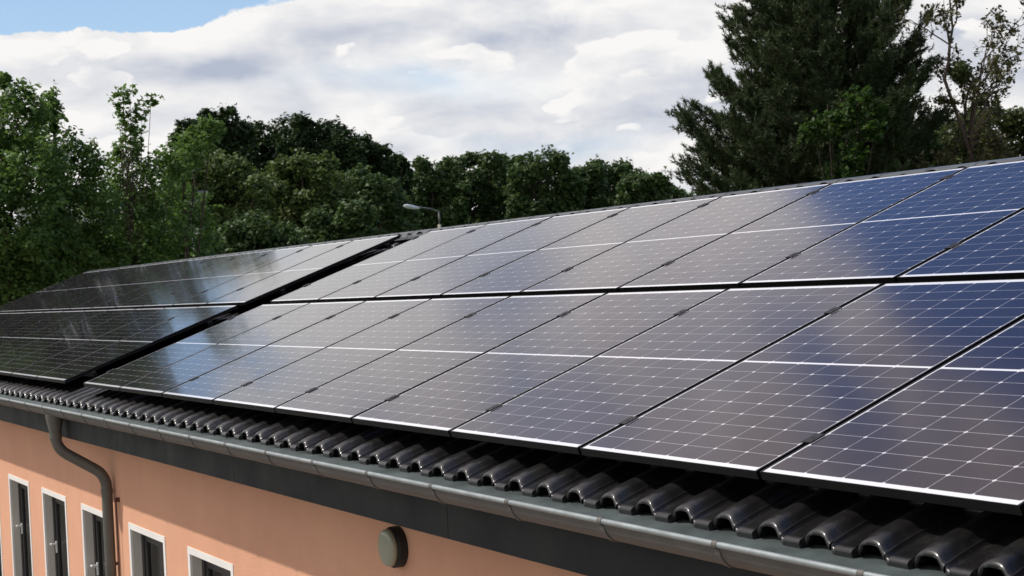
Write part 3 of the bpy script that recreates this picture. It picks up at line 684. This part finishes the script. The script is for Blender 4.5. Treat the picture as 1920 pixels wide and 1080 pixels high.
def pine(px, D, seed):
    rs = np.random.RandomState(seed); b0 = at(px, 400, D); base = np.array([b0[0], b0[1], GROUND])
    topz = at(px, -28, D)[2]; H = topz - GROUND
    t = empty('pine_tree', tuple(base), label='large dark pine with upswept branch tips behind the right half of the roof', cat='tree')
    tb = MB(); tb.tube([(0, 0, -.05), (.05, 0, H * .3), (0, .05, H * .6), (0, 0, H * .97)], [.24, .19, .12, .02], 10)
    pos, dr, tn = [], [], []
    def shoot(p, d, tint):
        pos.append(p); dr.append(d / np.linalg.norm(d)); tn.append(tint)
    right = AX[0].copy(); right[2] = 0; right /= np.linalg.norm(right)
    z = .9
    while z < H * .985:
        f_ = z / H
        nb_ = 10 if f_ < .8 else 8
        for k in range(nb_):
            phi = 2 * math.pi * (k + rs.uniform(-.35, .35)) / nb_
            d = np.array([math.cos(phi), math.sin(phi), 0]); side = d @ right
            # crown outline, wider on the left of the picture
            Lm = np.interp(f_, [0, .35, .5, .62, .72, .82, .92, 1.0], [2.7, 2.75, 2.75, 2.45, 2.2, 2.0, 1.6, .9])
            if side < 0: Lm *= 1.0 + .18 * min(1, -side) * (1 if f_ < .72 else 0)
            else: Lm *= np.interp(f_, [.5, .7, 1], [.84, .98, 1.02])
            L = Lm * rs.uniform(.68, 1.08)
            rise = rs.uniform(.25, .5) * L + (.25 if f_ > .7 else 0)
            p0 = np.array([0, 0, z]); n_ = 9; tint0 = rs.uniform(.2, .8)
            pts = [p0 + d * L * s + np.array([0, 0, rise * s ** 1.8 - .12 * L * math.sin(math.pi * s)]) for s in np.linspace(0, 1, n_)]
            tb.tube([tuple(q) for q in pts], list(np.linspace(.045, .008, n_)), 5)
            tang = pts[-1] - pts[-2]; shoot(pts[-1], tang + [0, 0, .1], tint0)
            ns = int(12 + L * 12)
            for j in range(ns):
                s = rs.uniform(.28, 1.0) ** .8; q = p0 + d * L * s + np.array([0, 0, rise * s ** 1.8 - .12 * L * math.sin(math.pi * s)])
                sgn = rs.choice([-1, 1]); lat = np.cross(d, [0, 0, 1]) * sgn
                dd = d * rs.uniform(.4, 1) + lat * rs.uniform(.3, 1.1) + np.array([0, 0, rs.uniform(.1, .8)]); dd /= np.linalg.norm(dd)
                l2 = rs.uniform(.18, .55) * (1.15 - .5 * s) * (.8 + .2 * L)
                tb.tube([tuple(q), tuple(q + dd * l2 * .5), tuple(q + dd * l2 + [0, 0, .1 * l2])], [.014, .01, .005], 3, False)
                for u in np.linspace(.3, 1, 4):
                    pp = q + dd * l2 * u + rs.normal(size=3) * .035
                    shoot(pp, dd + rs.normal(size=3) * .35 + [0, 0, .7], np.clip(tint0 + rs.normal() * .15, 0, 1))
        z += rs.uniform(.20, .30)
    for _ in range(26): shoot(np.array([0, 0, H * rs.uniform(.9, 1.0)]) + rs.normal(size=3) * .12, np.array([0, 0, 1.]) + rs.normal(size=3) * .4, .5)
    tb.build('trunk', M['bark'], t, True)
    pos, dr, tn = map(np.array, (pos, dr, tn)); nS = len(pos); nN = 26
    P_ = np.repeat(pos, nN, 0); D_ = np.repeat(dr, nN, 0); T_ = np.repeat(tn, nN)
    along = rs.uniform(-.10, .10, (nS * nN, 1)); P_ = P_ + D_ * along
    nd = D_ * rs.uniform(.45, 1.1, (nS * nN, 1)) + unit(rs, nS * nN) * .75; nd /= np.linalg.norm(nd, axis=1, keepdims=True)
    s = np.cross(nd, unit(rs, nS * nN)); s /= np.linalg.norm(s, axis=1, keepdims=True)
    ln = rs.uniform(.07, .12, (nS * nN, 1)); wd = .0105
    v = np.stack([P_ - s * wd, P_ + s * wd, P_ + nd * ln], 1).reshape(-1, 3)
    link('crown', np_mesh('pine_crown', v, 3, np.clip(T_ + rs.normal(size=len(T_)) * .12, 0, 1)), M['needle'], t)
    return base
pine(1560, 35, 7)

# bright maple growing in front of the pine
near('young_maple', 1575, 31.5, [(1525, 250, 26, .8, 0), (1560, 235, 30, .7, .1), (1610, 190, 26, .8, 0), (1590, 220, 26, .8, .2), (1640, 245, 24, .7, 0), (1600, 290, 24, 1.1, -.1), (1585, 330, 26, 1, 0), (1650, 210, 14, .8, 0), (1560, 390, 40, 1, 0)],
     'bright green young maple growing up in front of the dark pine', 81, leaf=.12, dens=.9, material='leaf_vine', gap=.30, clump=.42, tr=.022)

def hash_(a): return (math.sin(a[0] * 91.7 + a[1] * 47.3 + a[2] * 13.1) * 4375.5) % 1.0
SEED = 5
def sparse(px, ptop, D, seed, label, nest=True):
    rs = np.random.RandomState(seed); b0 = at(px, 400, D); base = np.array([b0[0], b0[1], GROUND]); H = at(px, ptop, D)[2] - GROUND
    t = empty('sparse_tree', tuple(base), label=label, cat='tree')
    tb = MB(); P_, T_ = [], []
    right = AX[0].copy(); right[2] = 0; right /= np.linalg.norm(right)
    def grow(p, d, L, r, lev):
        n_ = 5; pts = [p]; q = p.copy(); dd = d.copy()
        for i in range(n_):
            dd = dd + rs.normal(size=3) * .13 + [0, 0, .06]; dd /= np.linalg.norm(dd); q = q + dd * L / n_; pts.append(q.copy())
        tb.tube([tuple(a) for a in pts], list(np.linspace(r, r * .45, len(pts))), 6 if lev < 2 else 3, False)
        if lev < 4:
            kids = [0, 5, 4, 3][lev] if lev else 9
            for k in range(kids):
                s_ = rs.uniform(.35, 1.0) if lev else rs.uniform(.5, .98)
                q = pts[min(len(pts) - 1, int(s_ * n_ + .5))]
                dn = dd + unit(rs, 1)[0] * rs.uniform(.6, 1.0); dn /= np.linalg.norm(dn)
                if lev >= 1: dn[2] = dn[2] * .8 + .1
                grow(q, dn, L * rs.uniform(.38, .6) if lev else rs.uniform(1.0, 2.1), r * .5, lev + 1)
        if lev >= 2:
            for a in pts[2:]:
                if hash_(a) < .26:
                    k = rs.randint(4, 11); P_.append(a + rs.normal(size=(k, 3)) * .055); T_.append(np.full(k, rs.uniform(0, 1)))
    grow(np.array([0., 0, 0]), np.array([0, 0, 1.]) , H * .80, .075, 0)
    tb.build('trunk', M['bark'], t, True)
    P_ = np.concatenate(P_); T_ = np.concatenate(T_)
    link('crown', np_mesh('sparse_crown', leaves(P_, .095, rs), 4, T_), M['leaf_brown'], t)
    return base
sparse(1885, -60, 34, SEED, 'tall thin sparse tree with bare twigs and brownish leaves right of the pine')
nb0 = at(1801, 135, 33.9); rs = np.random.RandomState(2)
nv = nb0 + unit(rs, 1500) * np.array([.26, .26, .25]) * rs.uniform(.25, 1, (1500, 1))
link('mistletoe', np_mesh('mistletoe', leaves(nv - nb0, .075, rs, unit(rs, 1500)), 4, rs.uniform(0, 1, 1500)), M['leaf_olive'], label='round dark mistletoe ball hanging in the sparse tree right of the pine', cat='plant').location = tuple(nb0)

# ------------------------------------------------------------------ street lamp and pale house beyond
sp = at(823, 396, 42); hl = at(757, 386, 40.9)
lampe = empty('street_lamp', (sp[0], sp[1], GROUND), label='street lamp with white head on a thin arm above the roof ridge', cat='street lamp')
top = sp[2] - GROUND; mb = MB(); mb.tube([(0, 0, 0), (0, 0, top - .35), ], [.085, .048], 12); mb.build('pole', M['concrete'], lampe, True)
hv = Vector(hl) - Vector(sp); hh = Vector((0, 0, top))
mb = MB(); mb.tube([(0, 0, top - .36), (0, 0, top + .0)], .026, 10)
mb.tube([tuple(hh + Vector((0, 0, -.02))), tuple(hh + hv * .25 + Vector((0, 0, .03))), tuple(hh + hv * .62 + Vector((0, 0, .02)))], .022, 8); mb.build('arm', M['galv'], lampe, True)
mb = MB(); ax = [hh + hv * s_ for s_ in (.56, .62, .75, .9, .97, 1.0)]
mb.tube([tuple(p) for p in ax], [.022, .038, .056, .060, .042, .015], 12); mb.build('lamp_head', M['lamp_white'], lampe, True)

hc = at(205, 420, 52); hb = empty('house', (hc[0], hc[1], GROUND), label='pale house glimpsed through the leaves at the left behind the trees', cat='house')
hrt = Vector((hc[1] - CAM[1], -(hc[0] - CAM[0]), 0)).normalized(); hb.rotation_euler = (0, 0, math.atan2(hrt.y, hrt.x))
wt_ = at(205, 376, 52)[2] - GROUND; hw = 160 / FPX * 52
q = MB(); q.box((-hw, 0, 0), (hw, 6, wt_)); q.build('wall', M['pale_wall'], hb)
q = MB(); q.box((-hw - .3, -.35, wt_ + .003), (hw + .3, 6.3, wt_ + .2)); q.build('roof', M['grey_roof'], hb)
for k in range(5):
    q = MB(); x0 = -hw + .5 + k * 1.05 ; q.box((x0, -.03, wt_ - 1.9), (x0 + .6, .01, wt_ - .7)); wo_ = q.build('window', M['sash'], hb)
